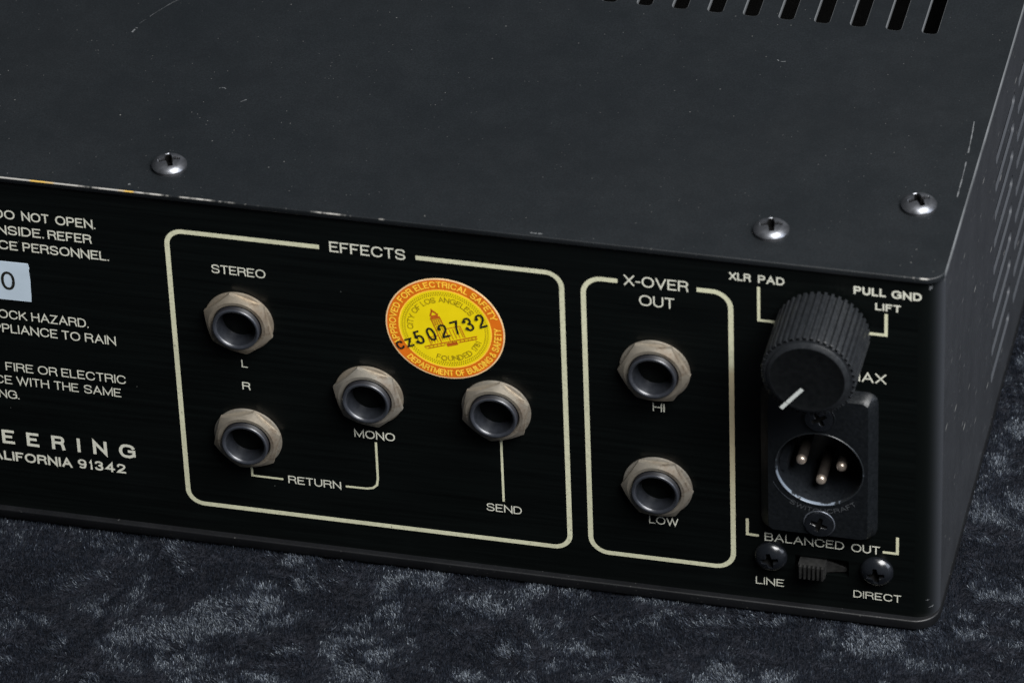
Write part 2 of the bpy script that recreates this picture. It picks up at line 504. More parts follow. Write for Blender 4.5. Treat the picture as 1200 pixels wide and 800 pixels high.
def text_mesh(name, s, x0, x1, z, h, t, m, lift=0.03, track=0.0):
    """capitals filling x0..x1 on baseline z, cap height h, on the panel plane"""
    st, w = layout(s, h, t, track)
    k = (x1 - x0) / w
    g = G()
    for i, pl in enumerate(st):
        ribbon(g, [(x0 + p[0] * k, z + p[1]) for p in pl], t, lift + 0.02 * (i % 3))
    return mesh_from(name, g.v, g.f, m)

def arc_text(g, s, cx, cz, r, a_mid, span, h, t, lift, outward=True, m=0):
    """capitals round a circle; a_mid and span in degrees; outward: tops point away from the centre"""
    st, w = layout(s, h, t)
    for i, pl in enumerate(st):
        q = []
        for (x, y) in pl:
            f = x / w - 0.5
            if outward:
                a = math.radians(a_mid - f * span); rr = r + y
            else:
                a = math.radians(a_mid + f * span); rr = r + h - y
            q.append((cx + rr * math.cos(a), cz + rr * math.sin(a)))
        ribbon(g, q, t, lift + 0.02 * (i % 3), m)

# ------------------------------------------------------------------ the cloth
rng = np.random.default_rng(7)
def vnoise(x, y, cell, seed):
    r = np.random.default_rng(seed)
    T = r.random((256, 256))
    u, v = x / cell + 37.3, y / cell + 51.7
    i, j = np.floor(u).astype(int), np.floor(v).astype(int)
    fu, fv = u - i, v - j
    fu, fv = fu * fu * (3 - 2 * fu), fv * fv * (3 - 2 * fv)
    a, b = T[i % 256, j % 256], T[(i + 1) % 256, j % 256]
    c, d = T[i % 256, (j + 1) % 256], T[(i + 1) % 256, (j + 1) % 256]
    return (a * (1 - fu) + b * fu) * (1 - fv) + (c * (1 - fu) + d * fu) * fv
def fbm(x, y, cell, seed, o=3):
    s, a, t = 0, 1.0, 0
    for k in range(o):
        s = s + a * vnoise(x, y, cell / 2 ** k, seed + k); t += a; a *= 0.55
    return s / t

CZ = -2.35      # backing of the cloth
def cloth_h(x, y):
    return CZ + 0.8 * (fbm(x, y, 26, 3) - 0.5)

def build_cloth():
    xs = np.concatenate([np.linspace(-900, -300, 16)[:-1], np.linspace(-300, 130, 130), np.linspace(130, 600, 14)[1:]])
    ys = np.concatenate([np.linspace(-600, -120, 14)[:-1], np.linspace(-120, 180, 90), np.linspace(180, 700, 14)[1:]])
    X, Y = np.meshgrid(xs, ys)
    Z = cloth_h(X, Y)
    v = np.stack([X, Y, Z], -1).reshape(-1, 3)
    nx, ny = len(xs), len(ys)
    f = [(j * nx + i, j * nx + i + 1, (j + 1) * nx + i + 1, (j + 1) * nx + i) for j in range(ny - 1) for i in range(nx - 1)]
    me = mesh_from('velvet_cloth', v.tolist(), f, M['clothbase'], True)
    o = link('velvet_cloth', me)
    o['label'] = 'dark blue grey crushed velvet cloth spread under the black audio unit'
    o['category'] = 'cloth'
    # pile: one thin blade per tuft, leaning with the crush of the velvet
    def pile(x0, x1, y0, y1, n, wd, ln, hole=None):
        x = rng.uniform(x0, x1, n); y = rng.uniform(y0, y1, n)
        keep = ~((x < -3) & (y > 4) & (y < 228))
        if hole:
            keep &= ~((x > hole[0]) & (x < hole[1]) & (y > hole[2]) & (y < hole[3]))
        return x[keep], y[keep], wd, ln
    P = [pile(-262, 62, -74, 135, 1700000, 0.14, 1.05), pile(-420, 190, -190, 260, 260000, 0.34, 1.6, (-262, 62, -74, 135))]
    X = np.concatenate([p[0] for p in P]); Y = np.concatenate([p[1] for p in P])
    WD = np.concatenate([np.full(len(p[0]), p[2]) for p in P]); LN = np.concatenate([np.full(len(p[0]), p[3]) for p in P])
    n = len(X)
    wx = X + 9 * (vnoise(X, Y, 17, 90) - 0.5); wy = (Y + 9 * (vnoise(X, Y, 17, 91) - 0.5)) * 1.25
    u = fbm(wx, wy, 16, 11, 5); v = fbm(wx, wy, 11, 31, 6)
    cr = np.clip((np.abs(v - 0.47) - 0.015) / 0.13, 0, 1); cr = cr * cr * (3 - 2 * cr)
    az = (u - 0.5) * 16.0 + 1.2 * (vnoise(X, Y, 2.6, 61) - 0.5) + rng.normal(0, 0.6, n)
    tilt = np.radians(np.clip(8 + 39 * cr + 34 * (vnoise(X, Y, 1.1, 71) - 0.5) + rng.normal(0, 14, n), 2, 68))
    L = LN * rng.uniform(0.7, 1.15, n)
    D = np.stack([np.cos(az) * np.sin(tilt), np.sin(az) * np.sin(tilt), np.cos(tilt)], 1)
    ra = az + PI / 2 + rng.normal(0, 0.75, n)      # blades lie flat side up where the pile is crushed over
    Sd = np.stack([np.cos(ra), np.sin(ra), np.zeros(n)], 1)
    B = np.stack([X, Y, cloth_h(X, Y)], 1)
    co = np.empty((n, 3, 3))
    co[:, 0] = B - Sd * WD[:, None] * 0.5
    co[:, 1] = B + Sd * WD[:, None] * 0.5
    co[:, 2] = B + D * L[:, None]
    # wide tips: swap so that part of the blades widen upwards
    sw = rng.random(n) < 0.5
    T = B + D * L[:, None]
    co[sw, 0] = (T - Sd * WD[:, None] * 0.5)[sw]; co[sw, 1] = (T + Sd * WD[:, None] * 0.5)[sw]; co[sw, 2] = B[sw]
    me = bpy.data.meshes.new('pile')
    me.vertices.add(3 * n); me.loops.add(3 * n); me.polygons.add(n)
    me.vertices.foreach_set('co', (co * S).astype(np.float32).ravel())
    me.loops.foreach_set('vertex_index', np.arange(3 * n, dtype=np.int32))
    me.polygons.foreach_set('loop_start', np.arange(0, 3 * n, 3, dtype=np.int32))
    me.update(calc_edges=True)
    me.materials.append(M['fibre'])
    p = link('pile', me, o)
    p['kind'] = 'stuff'
build_cloth()

# ------------------------------------------------------------------ the unit: case
unit = bpy.data.objects.new('audio_unit', None)
col.objects.link(unit)
unit['label'] = 'black rack audio unit seen at its rear corner, with jacks, knob and round sticker'
unit['category'] = 'audio unit'
XL, YB = -430.0, 230.0          # far ends of the case
RC = 4.8                        # radius of the upright edge

# rear panel sheet (with the connector and switch openings)
CX, CZC = -24.3, 39.3           # connector centre
circ = [(CX + 9.6 * math.cos(2 * PI * i / 48), CZC + 9.6 * math.sin(2 * PI * i / 48)) for i in range(48)]
sw_hole = rrect(-30.0, -18.6, 9.5, 13.7, 0.3, 3)
me = plate('rear_panel', [rrect(XL, -RC, 1.0, 86.6, 0), circ, sw_hole], 1.2, 0.0, M['panel'])
me.transform(TO_FRONT)
link('rear_panel', me, unit)
# rounded upright edge: same sheet, its shading from panel to side put into the colour
g = G()
n = 14
vs = []
for r_ in (RC, RC - 1.2):
    for i in range(n + 1):
        a = math.radians(-90 + 90 * i / n)
        for z in (1.0, 86.6):
            vs.append((-RC + r_ * math.cos(a), RC + r_ * math.sin(a), z))
m_ = 2 * (n + 1)
fs = []
for i in range(n):
    a = 2 * i
    fs += [(a, a + 2, a + 3, a + 1), (m_ + a, m_ + a + 1, m_ + a + 3, m_ + a + 2), (a + 1, a + 3, m_ + a + 3, m_ + a + 1)]
g.add(vs, fs)
k = NT('rounded corner shading')
x, y, z = k.xyz()
sp = k.math('MAXIMUM', k.specks(420, 0.075, 0.3), k.math('MULTIPLY', k.specks(150, 0.05, 0.25, (1, 1, 0.5)), 0.6))
fade = k.rng(y, 0.0002, 0.0042, 0, 1, True)
c = k.mix(fade, (0.0017, 0.0023, 0.0022), (0.021, 0.023, 0.027))
k.set(base=k.mix(k.math('MULTIPLY', sp, k.rng(fade, 0, 1, 0.25, 1)), c, (0.12, 0.12, 0.12)), rough=k.rng(fade, 0, 1, 0.30, 0.5), spec=k.rng(fade, 0, 1, 0.15, 0.35))
me = g.mesh('corner_edge', [k.m], 30)
link('corner_edge', me, unit)
# chips of bare metal at the upper end of the corner
random.seed(4)
for (a0, a1, z0, z1) in ((-64, -56, 84.8, 86.1), (-16, -10, 84.9, 86.2), (-60, -50, 4.9, 5.6), (-52, -38, 2.9, 3.6)):
    g = G(); vs = []
    for i in range(6):
        a = math.radians(a0 + (a1 - a0) * i / 5)
        for z in (z0 + random.uniform(0, 0.5), z1 - random.uniform(0, 0.5)):
            vs.append((-RC + (RC + 0.02) * math.cos(a), RC + (RC + 0.02) * math.sin(a), z))
    g.add(vs, [(2 * i, 2 * i + 2, 2 * i + 3, 2 * i + 1) for i in range(5)])
    link('paint_chip', mesh_from('paint_chip', g.v, g.f, M['scratch'], True), unit)
# side sheet with two visible columns of vent slots (and the rest of them further back)
outl = [rrect(RC, YB, 1.0, 86.6, 0)]
for c0 in (68.6, 98.5, 128.4, 158.3):
    for r_ in range(9):
        z = 70.6 - 7.2 * r_
        if z < 10:
            continue
        outl.append(rrect(c0, c0 + 25.0, z - 1.55, z + 1.55, 1.4, 4))
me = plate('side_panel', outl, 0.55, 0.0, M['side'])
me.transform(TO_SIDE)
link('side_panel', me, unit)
# top cover with its row of vent slots
outl = [rrect(XL, 0.35, -0.7, YB, (0, 4.2, 4.2, 0), 8)]
for i in range(26):
    xl = -19.35 - 7.74 * i
    outl.append(rrect(xl, xl + 3.2, 87.3, 150.0, 1.0, 4))
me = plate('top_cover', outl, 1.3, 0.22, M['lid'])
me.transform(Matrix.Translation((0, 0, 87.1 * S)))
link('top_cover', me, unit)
# bottom plate, standing proud of the panel as a lip
me = plate('bottom_plate', [rrect(XL, 0.25, -1.5, YB, (0, 5.5, 5, 0), 10)], 2.3, 0.3, M['lip'])
me.transform(Matrix.Translation((0, 0, -1.3 * S)))
link('bottom_plate', me, unit)
# the far sides and the dark inside, so that nothing shines through the vents
g = G()
g.box(XL, XL + 1.2, 1.2, YB, 1.0, 86.6)
g.box(XL + 1.2, -1.4, YB - 1.2, YB, 1.0, 86.6)
link('front_panel', g.mesh('front_panel', [M['side']]), unit)
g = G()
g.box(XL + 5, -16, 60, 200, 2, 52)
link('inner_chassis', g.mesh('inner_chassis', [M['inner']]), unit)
# rubber feet under the plate, sunk in the cloth
for (fx, fy) in ((-30, 25), (-400, 25), (-30, 205), (-400, 205)):
    g = G()
    g.rev([(7, 0), (7, 1.6), (6.4, 2.0)], 24, close=True)
    link('foot', g.mesh('foot', [M['inner']], 30), unit, (fx, fy, -1.3), (PI / 2, 0, 0))

# long scratches on the cover and the edge
def scratch(pts, wd, z=88.42):
    g = G()
    q = smooth_pts(pts, 5)
    for i in range(len(q) - 1):
        if random.random() < 0.12:
            continue
        w_ = wd * random.uniform(0.4, 1.2)
        d = Vector((q[i + 1][0] - q[i][0], q[i + 1][1] - q[i][1])).normalized() * w_ / 2
        g.add([(q[i][0] - d.y, q[i][1] + d.x, z), (q[i][0] + d.y, q[i][1] - d.x, z), (q[i + 1][0] + d.y, q[i + 1][1] - d.x, z), (q[i + 1][0] - d.y, q[i + 1][1] + d.x, z)], [(0, 1, 2, 3)])
    link('scratch', mesh_from('scratch', g.v, g.f, M['scratch']), unit)
scratch([(-3.0, 57), (-2.6, 51.3), (-2.2, 43), (-1.95, 35), (-1.85, 28.6)], 0.28)
scratch([(-185.2, 56.9), (-184.9, 58.2), (-184.6, 59.0)], 0.5)
scratch([(-184.6, 60.5), (-182.0, 66.0), (-179.0, 71.0), (-176.5, 71.8)], 0.12)
scratch([(-160.9, 39.5), (-160.0, 39.9), (-159.4, 39.5)], 0.25)
scratch([(-155.0, 35.4), (-154.0, 36.4)], 0.25)
scratch([(-84.4, 0.35), (-83.0, 0.3), (-81.7, 0.4)], 0.45)
scratch([(-169.6, 1.6), (-169.2, 2.1)], 0.55)
scratch([(-47.5, 71.6), (-46.6, 71.0), (-45.4, 71.3)], 0.22)

# ------------------------------------------------------------------ printed frames and lines
def frame(x0, x1, z0, z1, r, gap):
    pts = []
    o = rrect(x0, x1, z0, z1, r, 10)
    # start at the right side of the gap (top edge) and go clockwise round to its left side
    bl, br, tr, tl = o[0:11], o[11:22], o[22:33], o[33:44]
    path = [(gap[1], z1)] + tr[::-1] + br[::-1] + bl[::-1] + tl[::-1] + [(gap[0], z1)]
    return path
g = G(); ribbon(g, frame(-161.7, -78.1, 8.25, 79.25, 3.5, (-129.0, -108.6)), 1.06, 0.03)
link('frame_line', mesh_from('frame_line', g.v, g.f, M['line']), unit)
g = G(); ribbon(g, frame(-73.6, -43.05, 8.3, 79.1, 3.9, (-66.4, -50.05)), 1.06, 0.03)
link('frame_line', mesh_from('frame_line', g.v, g.f, M['line']), unit)
def pline(pts, t):
    g = G(); ribbon(g, pts, t, 0.03)
    link('leader_line', mesh_from('leader_line', g.v, g.f, M['line']), unit)
pline([(-147.1, 20.3), (-147.1, 17.45), (-140.3, 17.45)], 0.48)
pline([(-126.6, 17.55), (-121.9, 17.65), (-120.6, 18.0), (-119.7, 18.9), (-119.42, 20.6), (-119.38, 30.3)], 0.5)
pline([(-92.2, 36.5), (-92.2, 18.6)], 0.5)
pline([(-37.3, 81.5), (-37.3, 73.2), (-33.8, 73.2)], 0.62)
pline([(-11.25, 78.3), (-11.25, 73.0), (-15.0, 73.0)], 0.68)
pline([(-40.05, 21.9), (-40.05, 17.75), (-37.6, 17.75)], 0.62)
pline([(-8.42, 21.6), (-8.42, 17.3), (-11.5, 17.3)], 0.62)

WORDS = [  # text, x0, x1, baseline, cap height, stroke
 ('DO', -198.9, -194.46, 77.5, 2.25, 0.36), ('NOT', -192.93, -187.05, 77.5, 2.25, 0.36), ('OPEN.', -185.6, -177.0, 77.45, 2.25, 0.36),
 ('INSIDE.', -199.3, -188.5, 73.55, 2.25, 0.36), ('REFER', -187.6, -178.13, 73.55, 2.25, 0.36),
 ('SERVICE', -208.2, -194.5, 69.65, 2.25, 0.36), ('PERSONNEL.', -193.4, -174.7, 69.65, 2.25, 0.36),
 ('SHOCK', -204.3, -194.1, 51.65, 2.25, 0.32), ('HAZARD.', -193.1, -180.6, 51.65, 2.25, 0.32),
 ('APPLIANCE', -204.0, -187.67, 47.92, 2.25, 0.32), ('TO', -186.73, -182.69, 47.9, 2.25, 0.32), ('RAIN', -181.66, -174.88, 47.9, 2.25, 0.32),
 ('AGAINST', -215.0, -201.5, 37.83, 2.2, 0.30), ('FIRE', -200.07, -193.93, 37.86, 2.2, 0.30), ('OR', -192.89, -188.63, 37.87, 2.2, 0.30), ('ELECTRIC', -187.68, -173.45, 37.9, 2.2, 0.30),
 ('REPLACE', -212.4, -198.98, 34.28, 2.2, 0.30), ('WITH', -197.95, -190.74, 34.3, 2.2, 0.30), ('THE', -189.6, -184.21, 34.3, 2.2, 0.30), ('SAME', -182.98, -174.81, 34.28, 2.2, 0.30),
 ('RATING.', -208.6, -197.73, 30.48, 2.2, 0.30),
 ('CALIFORNIA', -207.8, -187.37, 13.6, 2.45, 0.50), ('91342', -186.1, -175.35, 13.8, 2.45, 0.50),
 ('EFFECTS', -126.8, -110.75, 78.35, 2.6, 0.40), ('STEREO', -152.5, -140.95, 69.65, 2.15, 0.30),
 ('L', -147.6, -146.27, 46.0, 1.95, 0.28), ('R', -147.8, -146.03, 40.2, 1.95, 0.30), ('MONO', -123.97, -115.17, 31.1, 2.1, 0.32),
 ('RETURN', -139.2, -127.6, 16.6, 2.0, 0.30), ('SEND', -95.95, -88.35, 15.7, 2.0, 0.27),
 ('X-OVER', -65.08, -51.77, 78.25, 2.6, 0.38), ('OUT', -61.99, -54.7, 73.6, 2.65, 0.36),
 ('HI', -59.66, -57.15, 47.1, 2.1, 0.28), ('LOW', -60.96, -54.73, 17.57, 2.0, 0.28),
 ('XLR', -43.3, -38.9, 82.5, 1.9, 0.38), ('PAD', -37.4, -32.0, 82.5, 1.9, 0.38),
 ('PULL', -17.9, -11.35, 82.4, 1.95, 0.46), ('GND', -10.2, -4.07, 82.35, 1.95, 0.46), ('LIFT', -13.5, -8.3, 79.0, 1.75, 0.40),
 ('MAX', -19.2, -11.08, 60.7, 2.45, 0.36),
 ('BALANCED', -36.4, -19.6, 16.65, 2.1, 0.30), ('OUT', -18.1, -12.1, 16.5, 2.1, 0.30),
 ('LINE', -38.35, -32.3, 4.85, 1.9, 0.26), ('DIRECT', -17.6, -7.5, 4.4, 1.9, 0.27),
]
for (s, x0, x1, z, h, t) in WORDS:
    lift = 0.03
    link('lettering', text_mesh('lettering', s, x0, x1, z, h, t * 0.90, M['print'], lift), unit)
# widely spaced bold line
g = G()
for ch, a, b in (('E', -208.0, -205.2), ('E', -202.64, -199.84), ('E', -197.13, -194.36), ('R', -191.5, -188.6), ('I', -185.9, -185.05), ('N', -182.3, -179.15), ('G', -176.5, -172.85)):
    st, w_ = layout(ch, 3.7, 0.74)
    kx = (b - a) / w_
    for i, pl in enumerate(st):
        ribbon(g, [(a + p[0] * kx, 18.1 + p[1] * 0.99) for p in pl], 0.70, 0.03 + 0.003 * (i % 3))
link('lettering', mesh_from('lettering', g.v, g.f, M['print']), unit)

# ------------------------------------------------------------------ pale label at the left
g = G()
jag = [(-192.67, 66.55), (-192.45, 65.3), (-192.62, 64.9), (-192.5, 62.0), (-192.58, 60.6), (-192.62, 58.0), (-192.74, 56.75)]
out = [(-214, 56.4)] + jag[::-1] + [(-214, 66.3)]
fr = [(x, -0.10, z) for x, z in out]; bk = [(x, -0.01, z) for x, z in out]
k_ = len(out)
g.add(fr + bk, [tuple(range(k_)), tuple(range(2 * k_ - 1, k_ - 1, -1))] + [(i, (i + 1) % k_, k_ + (i + 1) % k_, k_ + i) for i in range(k_)])
tape = link('paper_label', g.mesh('paper_label', [M['tape']]), unit)
tape.data.name = 'paper_label'
link('digit', text_mesh('digit', '0', -198.9, -195.9, 59.3, 4.7, 0.6, M['ink'], 0.13), tape)

# ------------------------------------------------------------------ jack sockets
JACKS = [(-147.25, 58.1, 11), (-120.15, 42.8, 15), (-147.25, 27.9, -14), (-92.85, 42.9, -9), (-58.95, 57.9, 31), (-58.85, 27.9, 30)]
def jack_meshes():
    # bushing: threaded outside, flared mouth, bore
    g = G()
    prof = [(5.05, 0.0)]
    d = 1.9
    while d < 3.1:
        prof += [(5.08, d), (4.90, d + 0.16)]
        d += 0.32
    prof += [(5.06, 3.22)]
    g.rev(prof, 64, 1)  # threaded side in the dark bore colour, in place of its shadow
    g.rev([(5.06, 3.22), (5.0, 3.42), (4.86, 3.54), (4.66, 3.55), (4.42, 3.42), (4.22, 3.1)], 64)
    g.rev([(4.22, 3.1), (4.02, 2.5), (3.82, 1.6), (3.62, 0.6), (3.50, -1.0)], 64, 2)
    g.rev([(3.5, -1.0), (3.4, -9.0), (3.35, -14.0)], 64, 1, close=True)
    b = g.mesh('jack_socket', [M['bush'], M['hole'], M['mouth']], 40)
    # washer
    g = G()
    g.rev([(5.1, 0.02), (7.2, 0.02), (7.38, 0.18), (7.38, 0.48), (7.2, 0.62), (5.1, 0.62)], 72)
    wsh = g.mesh('washer', [M['nut']], 40)
    # hexagon nut with a turned chamfer
    g = G()
    AF = 6.62
    def hexr(a, r, d):
        s = ((a + PI / 6) % (PI / 3)) - PI / 6
        rh = AF / math.cos(s)
        rr = min(r, rh)
        if d > 1.0:
            d = 2.35 - max(0.0, rr - 6.1) * 0.60
        return rr, d
    def hexr2(a, r, d):
        return hexr(a, r, d) if r > 5.5 else (r, d)
    g.rev([(5.1, 0.64), (9, 0.64), (9, 2.0), (6.6, 2.0), (6.1, 2.0), (5.45, 2.35), (5.2, 2.05)], 144, 0, hexr2)
    nut = g.mesh('nut', [M['nut']], 22)
    return b, wsh, nut
bme, wme, nme = jack_meshes()
for (x, z, rot) in JACKS:
    j = link('jack_socket', bme, unit, (x, 0, z))
    link('washer', wme, j)
    link('nut', nme, j, (0, 0, 0), (0, -math.radians(rot), 0))

# ------------------------------------------------------------------ screws (pan head, cross recess)
def screw_mesh(name, R, H, slot, mats, cross=24, flat=False):
    """head on +axis = out of the panel; cross recess cut as real depth in a fine polar grid"""
    nr, na = 22, 96
    vs, fs, dep = [], [], []
    def height(r, a):
        if flat:
            h = H * (1 - 0.10 * (r / R) ** 2)
        else:
            h = H * math.sqrt(max(0.0, 1 - (r / R) ** 2.3 * 0.90))
        x, y = r * math.cos(a), r * math.sin(a)
        wv = 0.165 * R
        L_ = slot * R
        ins = 0.0
        for (p, q) in ((x, y), (y, x)):
            if abs(p) < L_:
                wloc = wv * (1.25 - 0.5 * abs(p) / L_)
                e = (wloc - abs(q)) / (0.05 * R)
                e2 = (L_ - abs(p)) / (0.10 * R)
                ins = max(ins, min(1, max(0, e), max(0, e2)))
        dep.append(ins)
        return h - ins * H * 0.85
    for j in range(nr + 1):
        r = R * (j / nr)
        for i in range(na):
            a = 2 * PI * i / na
            hh = height(r, a)
            vs.append((r * math.cos(a), -hh, r * math.sin(a)))
    for j in range(nr):
        for i in range(na):
            a, b = j * na + i, j * na + (i + 1) % na
            fs.append((a, b, b + na, a + na))
    base = len(vs)
    for i in range(na):
        a = 2 * PI * i / na
        vs.append((R * 0.97 * math.cos(a), 0.05, R * 0.97 * math.sin(a))); dep.append(0)
    for i in range(na):
        b = nr * na
        fs.append((b + i, b + (i + 1) % na, base + (i + 1) % na, base + i))
    g = G(); g.add(vs, fs)
    inset = [1 if sum(dep[i] for i in f) / len(f) > 0.22 else 0 for f in g.f]  # cross recess faces coloured dark for their shade
    me = mesh_from(name, g.v, g.f, [mats, M['inner']], mi=inset)
    bm = bmesh.new(); bm.from_mesh(me)
    bmesh.ops.remove_doubles(bm, verts=bm.verts, dist=1e-7)
    bmesh.ops.recalc_face_normals(bm, faces=bm.faces)
    bm.to_mesh(me); bm.free()
    sharpen(me, 32)
    return me
top_screw = screw_mesh('screw', 3.7, 2.25, 0.60, M['screw'])
for (x, y, rot) in ((-163.0, 9.4, 24), (-36.6, 9.7, 14), (-8.9, 23.8, 30)):
    link('screw', top_screw, unit, (x, y, 88.4), (-PI / 2, 0, math.radians(rot)))
dark_screw = screw_mesh('switch_screw', 3.5, 2.5, 0.52, M['screwdark'])
for (x, z, rot) in ((-35.0, 13.0, 12), (-12.6, 12.4, 8)):
    link('screw', dark_screw, unit, (x, 0, z), (0, -math.radians(rot), 0))

# ------------------------------------------------------------------ slide switch
g = G()
g.box(-31.5, -17.0, 1.6, 9, 8.6, 14.6)          # housing behind the opening
g.box(-30.0, -18.6, 1.25, 1.55, 9.5, 9.8)
sw_ = link('slide_switch', g.mesh('slide_switch', [M['inner']]), unit)
g = G()
bx0, bx1, bz0, bz1 = -28.9, -23.3, 9.9, 13.2
g.box(bx0, bx1, -2.2, 1.4, bz0, bz1)
for i in range(6):                              # ribs on its front
    x = bx0 + 0.35 + i * 0.93
    g.box(x, x + 0.42, -3.0, -2.2, bz0 + 0.1, bz1 - 0.05)
g.add([(bx1, 0.3, 9.9), (bx1, 0.3, 12.6), (-19.2, 0.9, 10.2), (-19.2, 0.9, 11.0), (bx1, 1.2, 12.6), (bx1, 1.2, 9.9), (-19.2, 1.2, 11.0), (-19.2, 1.2, 10.2)],
      [(0, 2, 3, 1), (1, 3, 6, 4), (0, 5, 7, 2), (2, 7, 6, 3), (4, 6, 7, 5)])
link('slider', g.mesh('slider', [M['slider']]), sw_)

# ------------------------------------------------------------------ three pin connector
def loft(g, rings, m=0, cap=False):
    n = len(rings[0])
    vs = [p for r in rings for p in r]
    fs = []
    for j in range(len(rings) - 1):
        for i in range(n):
            a, b = j * n + i, j * n + (i + 1) % n
            fs.append((a, b, b + n, a + n))
    g.add(vs, fs, m)
g = G()
ANG = [2 * PI * i / 120 for i in range(120)]
def ring(ins, d, r):
    # rounded rectangle sampled by bearing from the bore's centre, so that it meets the round bore
    x0, x1, z0, z1 = -37.0 + ins[0], -12.6 - ins[1], 20.9 + ins[2], 58.2 - ins[3]
    poly = rrect(x0, x1, z0, z1, r, 10)
    out_ = []
    for a in ANG:
        dx, dz = math.cos(a), math.sin(a)
        best = None
        for i in range(len(poly)):
            (ax, az), (bx, bz) = poly[i], poly[(i + 1) % len(poly)]
            ex, ez = bx - ax, bz - az
            den = dx * ez - dz * ex
            if abs(den) < 1e-9:
                continue
            t_ = ((ax - CX) * ez - (az - CZC) * ex) / den
            u_ = ((ax - CX) * dz - (az - CZC) * dx) / den
            if t_ > 0 and -1e-6 <= u_ <= 1 + 1e-6:
                best = t_ if best is None else max(best, t_)
        out_.append((CX + dx * best, -d, CZC + dz * best))
    return out_
outer = [ring((0, 0, 0, 0), 0.0, 2.4), ring((0.1, 0.15, 0.1, 0.05), 0.8, 2.4), ring((1.6, 1.2, 0.9, 0.7), 2.35, 1.6), ring((2.0, 1.6, 1.3, 1.0), 3.0, 1.3)]
loft(g, outer)
o3 = outer[-1]
C1 = [(CX + 9.3 * math.cos(a), -3.0, CZC + 9.3 * math.sin(a)) for a in ANG]
loft(g, [o3, C1])
shell = g.mesh('connector', [M['shell']], 28)
conn = link('connector', shell, unit)
g = G()
g.rev([(9.32, 3.0), (9.26, 3.12), (9.12, 3.13), (9.0, 3.02), (8.95, 2.5)], 96)
k = NT('worn connector rim')
x, y, z = k.xyz()
mm = k.math('ADD', k.rng(k.noise(300, 4, 0.7), 0.35, 0.65, -0.75, 0.75), k.rng(k.math('ADD', k.math('MULTIPLY', x, 0.75), z), -0.0095, -0.0015, 1.0, -0.25))
c = k.mix(k.rng(mm, 0.35, 0.6), (0.010, 0.012, 0.014), (0.13, 0.155, 0.19))
k.set(base=c, rough=0.35, spec=0.5, metal=0.2)
link('rim', g.mesh('rim', [k.m], 40), conn, (CX, 0, CZC))
g = G()
g.rev([(8.95, 2.5), (8.85, -2.0), (8.8, -11.0)], 96, 0, close=True)
link('barrel', g.mesh('barrel', [M['shellin']], 40), conn, (CX, 0, CZC))
g = G()
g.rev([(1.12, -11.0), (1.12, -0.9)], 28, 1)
g.rev([(1.12, -0.9), (1.10, -0.5), (0.95, -0.12), (0.68, 0.12), (0.3, 0.24)], 28, close=True)
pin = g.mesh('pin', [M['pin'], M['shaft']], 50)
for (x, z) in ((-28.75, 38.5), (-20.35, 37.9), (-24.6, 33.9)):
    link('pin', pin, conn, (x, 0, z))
# key block at the side of the barrel
g = G(); g.box(-33.0, -31.4, -1.0, 10, 36.5, 39.0)
link('key_block', g.mesh('key_block', [M['shellin']]), conn)
for z in (52.4, 25.2):
    g = G()
    g.rev([(3.35, 3.02), (3.30, 3.12), (3.12, 3.12), (3.05, 3.02)], 48)
    cup = link('screw_rim', g.mesh('screw_rim', [M['worn'] if z < 40 else M['shell']], 40), conn, (CX, 0, z))
    link('screw', screw_mesh('flange_screw', 2.95, 0.6, 0.6, M['screwdark'], flat=True), conn, (CX, -2.99, z), (0, 0.3 if z < 40 else 1.0, 0))
g = G()
arc_text(g, 'SWITCHCRAFT', CX, CZC, 10.2, 275, 78, 1.15, 0.17, 3.03, outward=False)
link('moulded_lettering', mesh_from('moulded_lettering', g.v, g.f, M['emboss']), conn)
g = G()
ribbon(g, arc(CX, CZC, 10.6, 10.6, 205, 240, 16), 0.14, 3.03)
link('scratch', mesh_from('scratch', g.v, g.f, M['worn']), conn)

# ------------------------------------------------------------------ knob
KX, KZ, KD = -24.0, 73.0, 17.6
g = G()
teeth = 42
def knurl(a, r, d):
    if r < 8.5:
        return r, d
    c_ = math.cos(a * teeth)
    return r + 0.32 * (1 if c_ > 0.25 else (-1 if c_ < -0.35 else (c_ + 0.05) / 0.3)), d
g.rev([(9.35, 1.3), (9.3, 1.0), (9.3, 1.0)], teeth * 10, 0, knurl)
g.rev([(9.42, 1.0), (9.35, KD - 1.4), (9.15, KD - 0.95)], teeth * 10, 0, knurl)
g.rev([(9.0, KD - 0.95), (8.45, KD - 0.9)], teeth * 10)
g.rev([(8.45, KD - 0.9), (8.35, KD - 0.45), (7.75, KD - 0.05), (7.6, KD)], 128)
g.rev([(7.6, KD), (7.4, KD - 0.06), (4, KD - 0.06), (0.5, KD - 0.06)], 128, 1, close=True)
g.rev([(8.6, 1.0), (3.0, 1.0), (3.0, 0.0)], 48, 0)
knob = link('knob', g.mesh('knob', [M['knob'], M['knobface']], 30), unit, (KX, 0, KZ))
g = G()
ribbon(g, [(-25.0 - KX, 70.45 - KZ), (-29.35 - KX, 65.1 - KZ)], 0.82, KD - 0.02)
link('pointer_line', mesh_from('pointer_line', g.v, g.f, M['white']), knob)

